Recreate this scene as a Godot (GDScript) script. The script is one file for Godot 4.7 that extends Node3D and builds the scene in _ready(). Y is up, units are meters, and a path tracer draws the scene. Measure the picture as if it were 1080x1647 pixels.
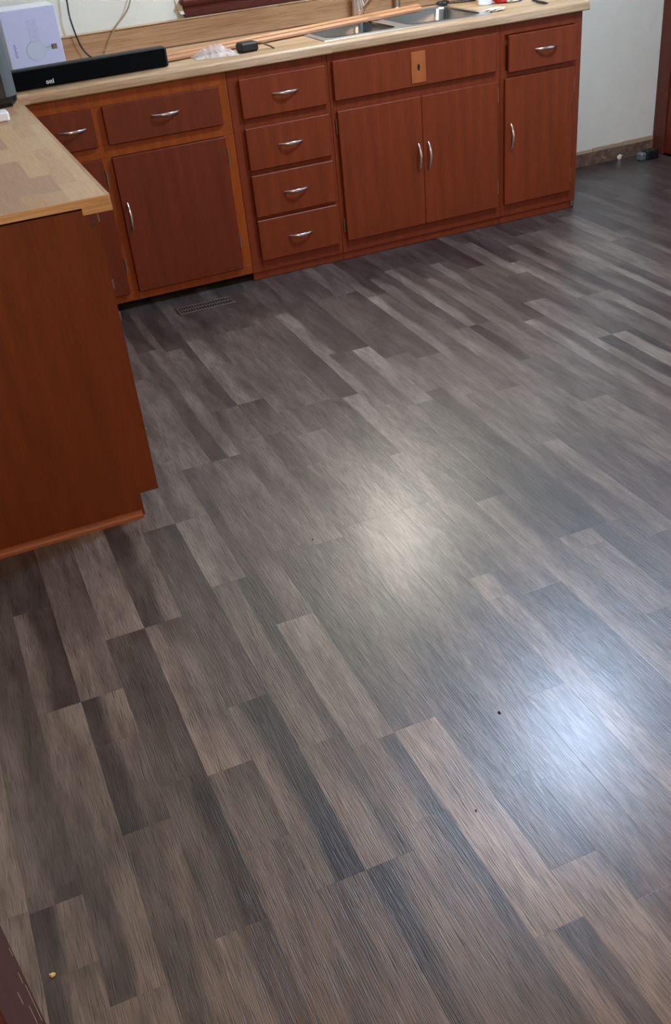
extends Node3D

var M := {}
var used := {}
var rng := RandomNumberGenerator.new()

func _ready():
	rng.seed = 7
	# ---------- camera, environment, lights ----------
	var cam := Camera3D.new(); cam.name = "camera"; add_child(cam)
	cam.projection = Camera3D.PROJECTION_FRUSTUM
	cam.keep_aspect = Camera3D.KEEP_HEIGHT
	cam.near = 0.05; cam.far = 60.0
	cam.size = 0.05 * 1647.0 / 1613.49
	cam.frustum_offset = Vector2(0, 0.05 * 66.7 / 1613.49)
	cam.transform = Transform3D(Basis(Vector3(0.91791, -0.091173, 0.386171), Vector3(0.290812, 0.8167, -0.498426), Vector3(-0.269943, 0.569814, 0.776172)).orthonormalized(), Vector3(-2.96166, 1.55195, 4.29182))
	cam.current = true
	var we := WorldEnvironment.new(); we.name = "environment"
	var en := Environment.new()
	en.background_mode = Environment.BG_COLOR; en.background_color = Color(0.02, 0.02, 0.025)
	en.tonemap_mode = Environment.TONE_MAPPER_LINEAR
	en.tonemap_exposure = 1.0
	en.sdfgi_enabled = true; en.ssao_enabled = true; en.ssil_enabled = true
	we.environment = en; add_child(we)
	make_materials()
	ceiling_lamp("sink_lamp", "small round frosted lamp under the soffit over the sink", Vector3(-0.86, 1.98, -0.46), 0.11, Color(1.0, 0.985, 0.92), 1.45)
	ceiling_lamp("ceiling_lamp", "round frosted cool white ceiling lamp over the open floor", Vector3(-0.66, 2.34, 1.18), 0.12, Color(0.77, 0.865, 1.0), 4.6)
	ceiling_lamp("hall_lamp", "round frosted warm ceiling lamp behind the viewpoint", Vector3(-2.3, 2.34, 4.7), 0.13, Color(1.0, 0.82, 0.65), 4.1)
	# ---------- room, floor, cabinets, objects ----------
	build_room()
	build_floor()
	build_cabinets()
	build_peninsula()
	build_worktops()
	build_sink()
	build_counter_things()
	build_floor_things()

# ================= helpers =================
func numbered(n: String) -> String:
	if not used.has(n):
		used[n] = 0
		return n
	used[n] += 1
	return "%s_%03d" % [n, used[n]]

func thing(called: String, label: String, category: String, at := Vector3.ZERO, group := "") -> Node3D:
	var o := Node3D.new(); o.name = numbered(called); add_child(o)
	o.position = at
	tag(o, label, category, group)
	return o

func tag(o: Node, label: String, category: String, group := ""):
	o.set_meta("label", label); o.set_meta("category", category)
	if group: o.set_meta("group", group)

func obj(called: String, st: SurfaceTool, m: Material, parent: Node3D = null, flat := true) -> MeshInstance3D:
	var o := MeshInstance3D.new()
	var top := parent == null
	o.name = numbered(called) if top else called
	o.mesh = st.commit()
	o.material_override = m
	(self if top else parent).add_child(o, true)
	return o

func struct(called: String, st: SurfaceTool, m: Material, parent: Node3D = null) -> MeshInstance3D:
	var o := obj(called, st, m, parent)
	if parent == null: o.set_meta("kind", "structure")
	return o

func mb() -> SurfaceTool:
	var st := SurfaceTool.new(); st.begin(Mesh.PRIMITIVE_TRIANGLES); return st

func uv_of(p: Vector3, n: Vector3) -> Vector2:
	var a := n.abs()
	if a.y >= a.x and a.y >= a.z: return Vector2(p.x, p.z)
	if a.z >= a.x: return Vector2(p.x, -p.y)
	return Vector2(p.z, -p.y)

func vert(st: SurfaceTool, p: Vector3, n: Vector3, uv: Vector2, c := Color.WHITE):
	st.set_color(c); st.set_normal(n); st.set_uv(uv); st.add_vertex(p)

# a flat convex face whose outside lies away from "inside"
func face(st: SurfaceTool, pts: Array, inside: Vector3, turn := false, c := Color.WHITE):
	var n: Vector3 = (pts[1] - pts[0]).cross(pts[2] - pts[0])
	if n.length() < 1e-12 and pts.size() > 3: n = (pts[2] - pts[0]).cross(pts[3] - pts[0])
	n = n.normalized()
	var mid := Vector3.ZERO
	for p in pts: mid += p
	mid /= pts.size()
	var list := pts.duplicate()
	if n.dot(mid - inside) < 0.0:
		n = -n; list.reverse()
	for i in range(1, list.size() - 1):
		for p in [list[0], list[i + 1], list[i]]:
			var uv := uv_of(p, n)
			vert(st, p, n, Vector2(uv.y, uv.x) if turn else uv, c)

# box with chamfered edges
func cbox(st: SurfaceTool, a: Vector3, b: Vector3, c := 0.002, turn := false):
	var mid := (a + b) / 2; var h := (b - a).abs() / 2
	c = minf(c, minf(h.x, minf(h.y, h.z)) * 0.98)
	var v := func(s: Vector3, ax: int) -> Vector3:
		var r := Vector3.ZERO
		for i in 3: r[i] = mid[i] + s[i] * (h[i] - (0.0 if i == ax else c))
		return r
	for ax in 3:
		var u := (ax + 1) % 3; var w := (ax + 2) % 3
		for s in [-1.0, 1.0]:
			var q := []
			for e in [[-1.0, -1.0], [1.0, -1.0], [1.0, 1.0], [-1.0, 1.0]]:
				var k := Vector3.ZERO; k[ax] = s; k[u] = e[0]; k[w] = e[1]
				q.append(v.call(k, ax))
			face(st, q, mid, turn)
		for s in [-1.0, 1.0]:
			for t in [-1.0, 1.0]:
				var k1 := Vector3.ZERO; k1[u] = s; k1[w] = t; k1[ax] = -1.0
				var k2 := k1; k2[ax] = 1.0
				face(st, [v.call(k1, u), v.call(k1, w), v.call(k2, w), v.call(k2, u)], mid, turn)
	for x in [-1.0, 1.0]:
		for y in [-1.0, 1.0]:
			for z in [-1.0, 1.0]:
				var k := Vector3(x, y, z)
				face(st, [v.call(k, 0), v.call(k, 1), v.call(k, 2)], mid, turn)

# tube along points; radii are per point, flat squeezes along the second axis
func tube(st: SurfaceTool, pts: Array, radii: Array, seg := 10, up := Vector3.UP, squeeze := 1.0):
	var rings := []
	for i in pts.size():
		var d: Vector3 = (pts[mini(i + 1, pts.size() - 1)] - pts[maxi(i - 1, 0)]).normalized()
		var s := d.cross(up)
		if s.length() < 0.01: s = d.cross(Vector3.RIGHT)
		s = s.normalized()
		var t := s.cross(d).normalized()
		var ring := []
		for k in seg:
			var a := TAU * k / seg
			var r: float = radii[i] if i < radii.size() else radii[-1]
			ring.append([pts[i] + s * cos(a) * r + t * sin(a) * r * squeeze, (s * cos(a) * squeeze + t * sin(a)).normalized()])
		rings.append(ring)
	for i in pts.size() - 1:
		for k in seg:
			var l := (k + 1) % seg
			var q := [rings[i][k], rings[i][l], rings[i + 1][l], rings[i + 1][k]]
			var n: Vector3 = (q[1][0] - q[0][0]).cross(q[3][0] - q[0][0])
			var order := [0, 1, 2, 0, 2, 3] if n.dot(q[0][1] + q[2][1]) < 0 else [0, 2, 1, 0, 3, 2]
			for j in order: vert(st, q[j][0], q[j][1], Vector2(float(k) / seg, float(i)))
	for e in [0, pts.size() - 1]:
		var cap := []
		for k in seg: cap.append(rings[e][k][0])
		var o: int = 1 if e == 0 else pts.size() - 2
		face(st, cap, pts[o])

# turned shape round the y axis at "at"; profile is a list of Vector2(radius, height)
func lathe(st: SurfaceTool, at: Vector3, profile: Array, seg := 24):
	for i in profile.size() - 1:
		var a: Vector2 = profile[i]; var b: Vector2 = profile[i + 1]
		var d := (b - a).normalized(); var nn := Vector2(d.y, -d.x)
		for k in seg:
			var q := []; var ns := []
			for e in [[k, a], [k + 1, a], [k + 1, b], [k, b]]:
				var an: float = TAU * e[0] / seg
				q.append(at + Vector3(cos(an) * e[1].x, e[1].y, sin(an) * e[1].x))
				ns.append(Vector3(cos(an) * nn.x, nn.y, sin(an) * nn.x))
			var n: Vector3 = (q[1] - q[0]).cross(q[2] - q[0])
			if n.length() < 1e-14: n = (q[2] - q[0]).cross(q[3] - q[0])
			var order := [0, 1, 2, 0, 2, 3] if n.dot(ns[0] + ns[2]) < 0 else [0, 2, 1, 0, 3, 2]
			for j in order: vert(st, q[j], ns[j], Vector2(float(k) / seg, a.y))

# a flat outline (x, y) made solid between z0 and z1
func prism(st: SurfaceTool, outline: PackedVector2Array, z0: float, z1: float):
	var tri := Geometry2D.triangulate_polygon(outline)
	for z in [z0, z1]:
		for i in range(0, tri.size(), 3):
			var q := []
			for j in 3: q.append(Vector3(outline[tri[i + j]].x, outline[tri[i + j]].y, z))
			face(st, q, Vector3(q[0].x, q[0].y, (z0 + z1) / 2))
	var ccw := not Geometry2D.is_polygon_clockwise(outline)
	for i in outline.size():
		var a := outline[i]; var b := outline[(i + 1) % outline.size()]
		var d := b - a; var n := Vector2(d.y, -d.x) * (1.0 if ccw else -1.0)
		var m := (a + b) / 2 - n.normalized() * 0.001
		face(st, [Vector3(a.x, a.y, z0), Vector3(b.x, b.y, z0), Vector3(b.x, b.y, z1), Vector3(a.x, a.y, z1)], Vector3(m.x, m.y, (z0 + z1) / 2))

# ================= materials =================
func noise(sd: int, freq: float, oct := 3) -> FastNoiseLite:
	var n := FastNoiseLite.new(); n.seed = sd; n.frequency = freq
	n.noise_type = FastNoiseLite.TYPE_SIMPLEX_SMOOTH; n.fractal_octaves = oct
	return n

# noise stretched along v, as bytes w*h
func stretched(sd: int, w: int, h: int, across: float, along: float, oct := 3) -> PackedByteArray:
	var n := noise(sd, 1.0, oct)
	var iw := w; var ih := maxi(16, int(h * along / across * 2.0)) if along < across else h
	n.frequency = across
	var im := Image.create(iw, ih, false, Image.FORMAT_L8)
	for y in ih:
		var yy: float = float(y) / ih * h * along / across
		for x in iw:
			im.set_pixel(x, y, Color.from_hsv(0, 0, clampf(0.5 + 0.62 * n.get_noise_2d(x, yy), 0, 1)))
	im.resize(w, h, Image.INTERPOLATE_CUBIC)
	return im.get_data()

func tex(im: Image) -> ImageTexture:
	return ImageTexture.create_from_image(im)

func std(c: Color, rough: float, metal := 0.0) -> StandardMaterial3D:
	var m := StandardMaterial3D.new(); m.albedo_color = c; m.roughness = rough; m.metallic = metal
	return m

# wood: returns [colour picture, height picture]; grain runs along v
func wood_pics(sd: int, w: int, h: int, dark: Color, light: Color, fine: float, broad: float, pores: float, ff := 0.11, bl := 0.0022) -> Array:
	var a := stretched(sd, w, h, ff, 0.007, 3)
	var b := stretched(sd + 1, w, h, 0.012, bl, 4)
	var c := stretched(sd + 2, w, h, 0.30, 0.018, 1)
	var out := PackedByteArray(); out.resize(w * h * 3)
	var hh := PackedByteArray(); hh.resize(w * h)
	for i in w * h:
		var fa := a[i] / 255.0; var fb := b[i] / 255.0; var fc := c[i] / 255.0
		var t := clampf(0.5 + (fa - 0.5) * fine * 2.0 + (fb - 0.5) * broad * 2.0, 0, 1)
		var p := clampf((fc - 0.66) * 6.0, 0, 1) * pores
		var col := dark.lerp(light, t) * (1.0 - p)
		out[i * 3] = int(col.r * 255); out[i * 3 + 1] = int(col.g * 255); out[i * 3 + 2] = int(col.b * 255)
		hh[i] = int(clampf(0.55 + (fa - 0.5) * 0.5 - p * 1.0, 0, 1) * 255)
	return [Image.create_from_data(w, h, false, Image.FORMAT_RGB8, out), Image.create_from_data(w, h, false, Image.FORMAT_L8, hh)]

func make_materials():
	# stained cabinet wood (upright grain), 0.7 m x 1.4 m of picture
	var pics := wood_pics(11, 512, 512, Color(0.80, 0.77, 0.74), Color(1, 1, 1), 0.13, 0.42, 0.08)
	var wt := tex(pics[0])
	var bump: Image = pics[1].duplicate(); bump.convert(Image.FORMAT_RGBA8); bump.bump_map_to_normal_map(1.2)
	var wn := tex(bump)
	var wood := func(c: Color, rough: float) -> StandardMaterial3D:
		var m := std(c, rough)
		m.albedo_texture = wt; m.uv1_scale = Vector3(2.2, 1.1, 1)
		m.normal_enabled = true; m.normal_texture = wn; m.normal_scale = 0.12; m.metallic_specular = 0.4
		return m
	M.red = wood.call(Color(0.485, 0.205, 0.085), 0.44)
	M.red_b = wood.call(Color(0.48, 0.20, 0.085), 0.44)
	M.deep = wood.call(Color(0.425, 0.17, 0.078), 0.44)
	M.amber = wood.call(Color(0.58, 0.275, 0.06), 0.44)
	M.panel = wood.call(Color(0.41, 0.185, 0.04), 0.46)
	M.maroon = wood.call(Color(0.32, 0.17, 0.155), 0.5)
	M.shoe = wood.call(Color(0.56, 0.33, 0.23), 0.45)
	M.doorwood = wood.call(Color(0.36, 0.135, 0.085), 0.4)
	M.casing = wood.call(Color(0.32, 0.14, 0.10), 0.45)
	M.trimwood = wood.call(Color(0.74, 0.55, 0.41), 0.5)
	M.ply = wood.call(Color(0.66, 0.37, 0.18), 0.6)
	M.windowwood = wood.call(Color(0.33, 0.12, 0.09), 0.4)
	# floor laminate
	var fp := wood_pics(31, 1024, 1024, Color(0.62, 0.595, 0.58), Color(1, 1, 1), 0.14, 0.38, 0.28, 0.2, 0.006)
	var fb: Image = fp[1].duplicate(); fb.convert(Image.FORMAT_RGBA8); fb.bump_map_to_normal_map(3.0)
	M.floor = std(Color.WHITE, 0.37); M.floor.vertex_color_use_as_albedo = true
	M.floor.albedo_texture = tex(fp[0]); M.floor.uv1_scale = Vector3(1.7, 0.62, 1)
	M.floor.normal_enabled = true; M.floor.normal_texture = tex(fb); M.floor.normal_scale = 0.36
	M.floor.metallic_specular = 0.5; M.floor.clearcoat_enabled = true; M.floor.clearcoat = 0.40; M.floor.clearcoat_roughness = 0.27
	M.sub = std(Color(0.12, 0.11, 0.10), 0.9)
	# worktop laminates
	var cp := wood_pics(51, 512, 512, Color(0.80, 0.74, 0.66), Color(1, 1, 1), 0.35, 0.6, 0.1)
	M.top = std(Color(0.74, 0.64, 0.52), 0.40); M.top.albedo_texture = tex(cp[0]); M.top.uv1_scale = Vector3(1.6, 0.8, 1)
	M.splash = std(Color(0.66, 0.52, 0.38), 0.42); M.splash.albedo_texture = tex(cp[0]); M.splash.uv1_scale = Vector3(1.6, 0.8, 1)
	M.butcher = std(Color(0.90, 0.88, 0.88), 0.5); M.butcher.albedo_texture = tex(butcher_pic()); M.butcher.uv1_scale = Vector3(1.0 / 0.74, 1.0 / 1.70, 1)
	M.lip = std(Color(0.72, 0.58, 0.42), 0.45); M.lip.albedo_texture = tex(cp[0]); M.lip.uv1_scale = Vector3(1.6, 0.8, 1)
	# walls
	var wallp := FastNoiseLite.new(); wallp.seed = 5; wallp.frequency = 0.05; wallp.fractal_octaves = 4
	var wi := Image.create(256, 256, false, Image.FORMAT_RGB8)
	for y in 256:
		for x in 256:
			var v := 0.98 + 0.015 * wallp.get_noise_2d(x, y)
			wi.set_pixel(x, y, Color(v, v, v))
	M.wall = std(Color(0.81, 0.82, 0.78), 0.85); M.wall.albedo_texture = tex(wi); M.wall.uv1_scale = Vector3(0.6, 0.6, 1)
	M.ceil = std(Color(0.70, 0.69, 0.66), 0.9)
	M.base = std(Color.WHITE, 0.75); M.base.albedo_texture = tex(base_pic()); M.base.uv1_scale = Vector3(1.0, 5.0, 1)
	M.basecap = std(Color(0.60, 0.54, 0.44), 0.7)
	# metals, plastics
	M.chrome = std(Color(0.86, 0.86, 0.88), 0.14, 1.0)
	M.hinge = std(Color(0.62, 0.60, 0.57), 0.32, 1.0)
	M.steel = std(Color(0.62, 0.64, 0.66), 0.24, 1.0)
	M.rim = std(Color(0.84, 0.84, 0.84), 0.34, 1.0)  # paler than the bowls: the rim's bright highlight is put into its colour
	M.black = std(Color(0.03, 0.035, 0.04), 0.6)
	M.blackcloth = std(Color(0.02, 0.03, 0.038), 0.9); M.blackcloth.metallic_specular = 0.2
	M.kick = std(Color(0.03, 0.03, 0.035), 0.8)
	M.charcoal = std(Color(0.09, 0.10, 0.11), 0.35)
	M.greyplastic = std(Color(0.33, 0.37, 0.38), 0.35)
	M.white = std(Color(0.86, 0.87, 0.90), 0.4)
	M.whitelogo = std(Color(0.85, 0.85, 0.85), 0.4)
	M.card = std(Color(0.72, 0.76, 0.86), 0.65)
	M.cardprint = std(Color.WHITE, 0.6); M.cardprint.albedo_texture = tex(box_pic())
	M.bronze = std(Color(0.34, 0.30, 0.27), 0.5, 0.3)
	M.slot = std(Color(0.01, 0.01, 0.01), 0.9)
	M.cord = std(Color(0.03, 0.03, 0.03), 0.5)
	M.beigecord = std(Color(0.55, 0.48, 0.38), 0.6)
	M.browncord = std(Color(0.36, 0.24, 0.16), 0.6)
	M.paper = std(Color(0.80, 0.78, 0.72), 0.8)
	M.redfoil = std(Color(0.70, 0.10, 0.10), 0.35)
	M.bluefoil = std(Color(0.12, 0.18, 0.55), 0.35)
	M.bottle = std(Color(0.80, 0.85, 0.93), 0.25)
	M.crumb = std(Color(0.80, 0.72, 0.52), 0.8)
	M.film = std(Color(0.90, 0.90, 0.92, 0.36), 0.18); M.film.transparency = BaseMaterial3D.TRANSPARENCY_ALPHA; M.film.cull_mode = BaseMaterial3D.CULL_DISABLED
	M.glass = std(Color(0.8, 0.85, 0.9, 0.12), 0.03); M.glass.transparency = BaseMaterial3D.TRANSPARENCY_ALPHA
	M.night = std(Color(0.02, 0.02, 0.03), 0.6)

# end-grain style staves printed on the left worktop: u across the top, v along it
func butcher_pic() -> Image:
	var w := 512; var h := 1024
	var g := stretched(71, w, h, 0.16, 0.012, 3)
	var r := RandomNumberGenerator.new(); r.seed = 12
	var out := PackedByteArray(); out.resize(w * h * 3)
	var n := 14
	var cuts := []
	for k in n:
		var list := []; var y := -r.randf() * 400.0
		while y < h:
			var t := r.randf()
			var l := r.randf_range(110, 300)
			var pick := [Color(0.80, 0.69, 0.54), Color(0.74, 0.61, 0.47), Color(0.66, 0.53, 0.44), Color(0.78, 0.67, 0.50), Color(0.72, 0.58, 0.43)]
			list.append([y, pick[int(t * 4.999)]]); y += l
		cuts.append(list)
	for x in w:
		var k := mini(int(float(x) / w * n), n - 1)
		var at := 0
		for y in h:
			while at + 1 < cuts[k].size() and y >= cuts[k][at + 1][0]: at += 1
			var c: Color = cuts[k][at][1]
			var s := 0.95 + 0.10 * (g[y * w + x] / 255.0)
			var i := (y * w + x) * 3
			c = c.lerp(Color(0.76, 0.64, 0.49), 0.35)
			out[i] = int(minf(c.r * s, 1) * 255); out[i + 1] = int(minf(c.g * s, 1) * 255); out[i + 2] = int(minf(c.b * s, 1) * 255)
	return Image.create_from_data(w, h, false, Image.FORMAT_RGB8, out)

# scuffed old baseboard with glue and paint left on it
func base_pic() -> Image:
	var a := noise(81, 0.035, 4); var b := noise(82, 0.09, 3)
	var im := Image.create(512, 128, false, Image.FORMAT_RGB8)
	for y in 128:
		for x in 512:
			var t := clampf(0.5 + a.get_noise_2d(x, y * 0.7) * 0.9, 0, 1)
			var c := Color(0.30, 0.23, 0.19).lerp(Color(0.44, 0.36, 0.29), t)
			if b.get_noise_2d(x * 0.4, y * 0.5) > 0.5: c = Color(0.55, 0.48, 0.42)
			im.set_pixel(x, y, c)
	return im

# the print on the lamp carton
func box_pic() -> Image:
	var im := Image.create(256, 300, false, Image.FORMAT_RGB8)
	im.fill(Color(0.70, 0.74, 0.86))
	# a clear bulb lying on its side with its dark cap
	for y in 300:
		for x in 256:
			var p := Vector2(x, y)
			var d := p.distance_to(Vector2(128, 186))
			var c := Color(0.70, 0.74, 0.86)
			if d < 44: c = Color(0.69, 0.75, 0.83)
			if absf(d - 44) < 2.0: c = Color(0.56, 0.63, 0.69) if x < 118 else Color(0.66, 0.72, 0.82)
			if x > 160 and x < 205 and absf(y - 180) < 22 - (x - 160) * 0.22: c = Color(0.67, 0.73, 0.82)
			if x > 180 and x < 205 and absf(y - 178) < 3: c = Color(0.55, 0.62, 0.62)
			if x >= 205 and x < 232 and absf(y - 178) < 12: c = Color(0.22, 0.18, 0.20) if (x < 211 or y < 169) else Color(0.45, 0.38, 0.38)
			if p.distance_to(Vector2(42, 268) ) < 11: c = Color(0.45, 0.50, 0.72)
			im.set_pixel(x, y, c)
	# columns of small turned print
	var r := RandomNumberGenerator.new(); r.seed = 3
	for col in 6:
		for k in 26:
			if r.randf() < 0.78: im.fill_rect(Rect2i(112 + col * 8, 46 + k * 4, 4, 3), Color(0.62, 0.66, 0.78))
	for k in 9:
		im.fill_rect(Rect2i(28, 146 + k * 7, 9 + (k % 3) * 2, 5), Color(0.50, 0.56, 0.76))
	for k in 20:
		if r.randf() < 0.6: im.fill_rect(Rect2i(238, 120 + k * 6, 5, 3), Color(0.70, 0.71, 0.82))
	return im

# ================= lights =================
func ceiling_lamp(called: String, label: String, at: Vector3, r: float, c: Color, energy: float):
	var t := thing(called, label, "lamp", at)
	var b := mb()
	lathe(b, Vector3.ZERO, [Vector2(0.001, -r), Vector2(r * 0.5, -r * 0.87), Vector2(r * 0.87, -r * 0.5), Vector2(r, 0), Vector2(r * 0.87, r * 0.5), Vector2(r * 0.5, r * 0.87), Vector2(0.001, r)], 20)
	var m := std(c, 0.5); m.emission_enabled = true; m.emission = c; m.emission_energy_multiplier = 1.2
	obj("globe", b, m, t)
	var cap := mb()
	lathe(cap, Vector3(0, r * 0.93, 0), [Vector2(0.001, 0.0), Vector2(r * 0.7, 0.0), Vector2(r * 0.7, 0.02), Vector2(0.001, 0.02)], 20)
	obj("base", cap, M.white, t)
	var l := OmniLight3D.new(); l.name = "light"; l.light_color = c; l.light_energy = energy
	l.light_size = r; l.omni_range = 14.0; l.omni_attenuation = 2.0; l.shadow_enabled = true
	t.add_child(l)

# ================= room =================
func build_room():
	var s := mb(); cbox(s, Vector3(-3.45, 0, -0.72), Vector3(1.3, 2.46, -0.60), 0.001); struct("wall_back", s, M.wall)
	s = mb(); cbox(s, Vector3(-3.42, 0, -0.60), Vector3(-3.30, 2.46, 6.2), 0.001); struct("wall_left", s, M.wall)
	s = mb(); cbox(s, Vector3(0.925, 0, 0.55), Vector3(1.05, 2.46, 6.2), 0.001); cbox(s, Vector3(0.925, 2.08, -0.60), Vector3(1.05, 2.46, 0.55), 0.001); struct("wall_right", s, M.wall)
	s = mb(); cbox(s, Vector3(-3.45, 0, 6.2), Vector3(1.05, 2.46, 6.32), 0.001); struct("wall_front", s, M.wall)
	s = mb(); cbox(s, Vector3(-3.45, 2.46, -0.72), Vector3(1.3, 2.56, 6.32), 0.001); struct("ceiling", s, M.ceil)
	# soffit over the sink wall
	s = mb(); cbox(s, Vector3(-3.30, 2.10, -0.60), Vector3(0.925, 2.46, -0.25), 0.002); struct("trim_2", s, M.wall)
	# baseboard behind the end of the cabinets
	s = mb(); cbox(s, Vector3(-0.005, 0.0, -0.599), Vector3(0.905, 0.068, -0.588), 0.001)
	var b := struct("baseboard_back", s, M.base)
	var runs := [[-0.005, 0.50, 0.066, 0.084, 0.592], [0.502, 0.70, 0.067, 0.088, 0.590], [0.703, 0.905, 0.064, 0.090, 0.5905]]
	for r in runs:
		s = mb(); cbox(s, Vector3(r[0], r[2], -0.599), Vector3(r[1], r[3], -r[4]), 0.002)
		obj("cap_strip", s, M.basecap, b)
	# door in the right wall
	s = mb(); cbox(s, Vector3(0.905, 0, -0.60), Vector3(1.0, 2.05, -0.50), 0.004)
	cbox(s, Vector3(0.905, 0, 0.43), Vector3(1.0, 2.05, 0.53), 0.004); cbox(s, Vector3(0.905, 2.0, -0.60), Vector3(1.0, 2.09, 0.53), 0.004)
	var d := struct("door_1", s, M.casing)
	s = mb(); cbox(s, Vector3(0.915, 0.01, -0.50), Vector3(0.955, 2.0, 0.43), 0.002); obj("door_leaf", s, M.doorwood, d)
	s = mb(); lathe(s, Vector3(0.9, 1.0, 0.36), [Vector2(0.001, -0.025), Vector2(0.018, -0.018), Vector2(0.026, 0), Vector2(0.018, 0.018), Vector2(0.001, 0.025)], 14); obj("door_handle", s, M.hinge, d)
	# door casing near the viewpoint on the left wall
	s = mb(); cbox(s, Vector3(-3.30, 0, 3.20), Vector3(-3.18, 2.1, 3.42), 0.004)
	var tr := struct("trim_1", s, M.maroon)
	s = mb()
	for e in [[3.222, 0.05, 0.10], [3.232, 0.17, 0.028], [3.26, 0.10, 0.05], [3.27, 0.02, 0.06], [3.29, 0.20, 0.03], [3.216, 0.22, 0.02]]:
		cbox(s, Vector3(-3.1801, e[1], e[0]), Vector3(-3.1798, e[1] + e[2], e[0] + 0.0014), 0.0001)
	obj("scratches", s, M.paper, tr)
	# window over the sink: stool, apron, frame
	s = mb(); cbox(s, Vector3(-1.60, 1.10, -0.599), Vector3(-1.52, 1.95, -0.575), 0.004); cbox(s, Vector3(-0.18, 1.10, -0.599), Vector3(-0.10, 1.95, -0.575), 0.004)
	cbox(s, Vector3(-1.60, 1.95, -0.599), Vector3(-0.10, 2.03, -0.575), 0.004); cbox(s, Vector3(-0.875, 1.10, -0.599), Vector3(-0.825, 1.95, -0.58), 0.004)
	var w := struct("window_1", s, M.windowwood)
	s = mb(); cbox(s, Vector3(-1.69, 1.022, -0.599), Vector3(-0.02, 1.066, -0.574), 0.003, true); obj("window_apron", s, M.windowwood, w)
	s = mb(); cbox(s, Vector3(-1.705, 1.066, -0.599), Vector3(-0.01, 1.098, -0.545), 0.012, true); obj("window_stool", s, M.windowwood, w)
	for x in [[-1.52, -0.875], [-0.825, -0.18]]:
		s = mb(); cbox(s, Vector3(x[0], 1.10, -0.598), Vector3(x[1], 1.95, -0.592), 0.0005); obj("pane", s, M.night, w)
	# old paper edge curling off the wall by the window apron
	s = mb()
	var cr := [Vector3(-1.722, 1.115, -0.597), Vector3(-1.716, 1.075, -0.592), Vector3(-1.712, 1.05, -0.585), Vector3(-1.705, 1.035, -0.578)]
	for i in 3:
		var a: Vector3 = cr[i]; var c: Vector3 = cr[i + 1]
		face(s, [a, a + Vector3(0.024, 0, 0.004), c + Vector3(0.02, 0, 0.004), c], a + Vector3(0, 0, -1)); face(s, [a, a + Vector3(0.024, 0, 0.004), c + Vector3(0.02, 0, 0.004), c], a + Vector3(0, 0, 1))
	tag(obj("wallpaper_scrap", s, M.paper), "curled beige scrap of wallpaper left beside the window apron", "paper")

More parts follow.
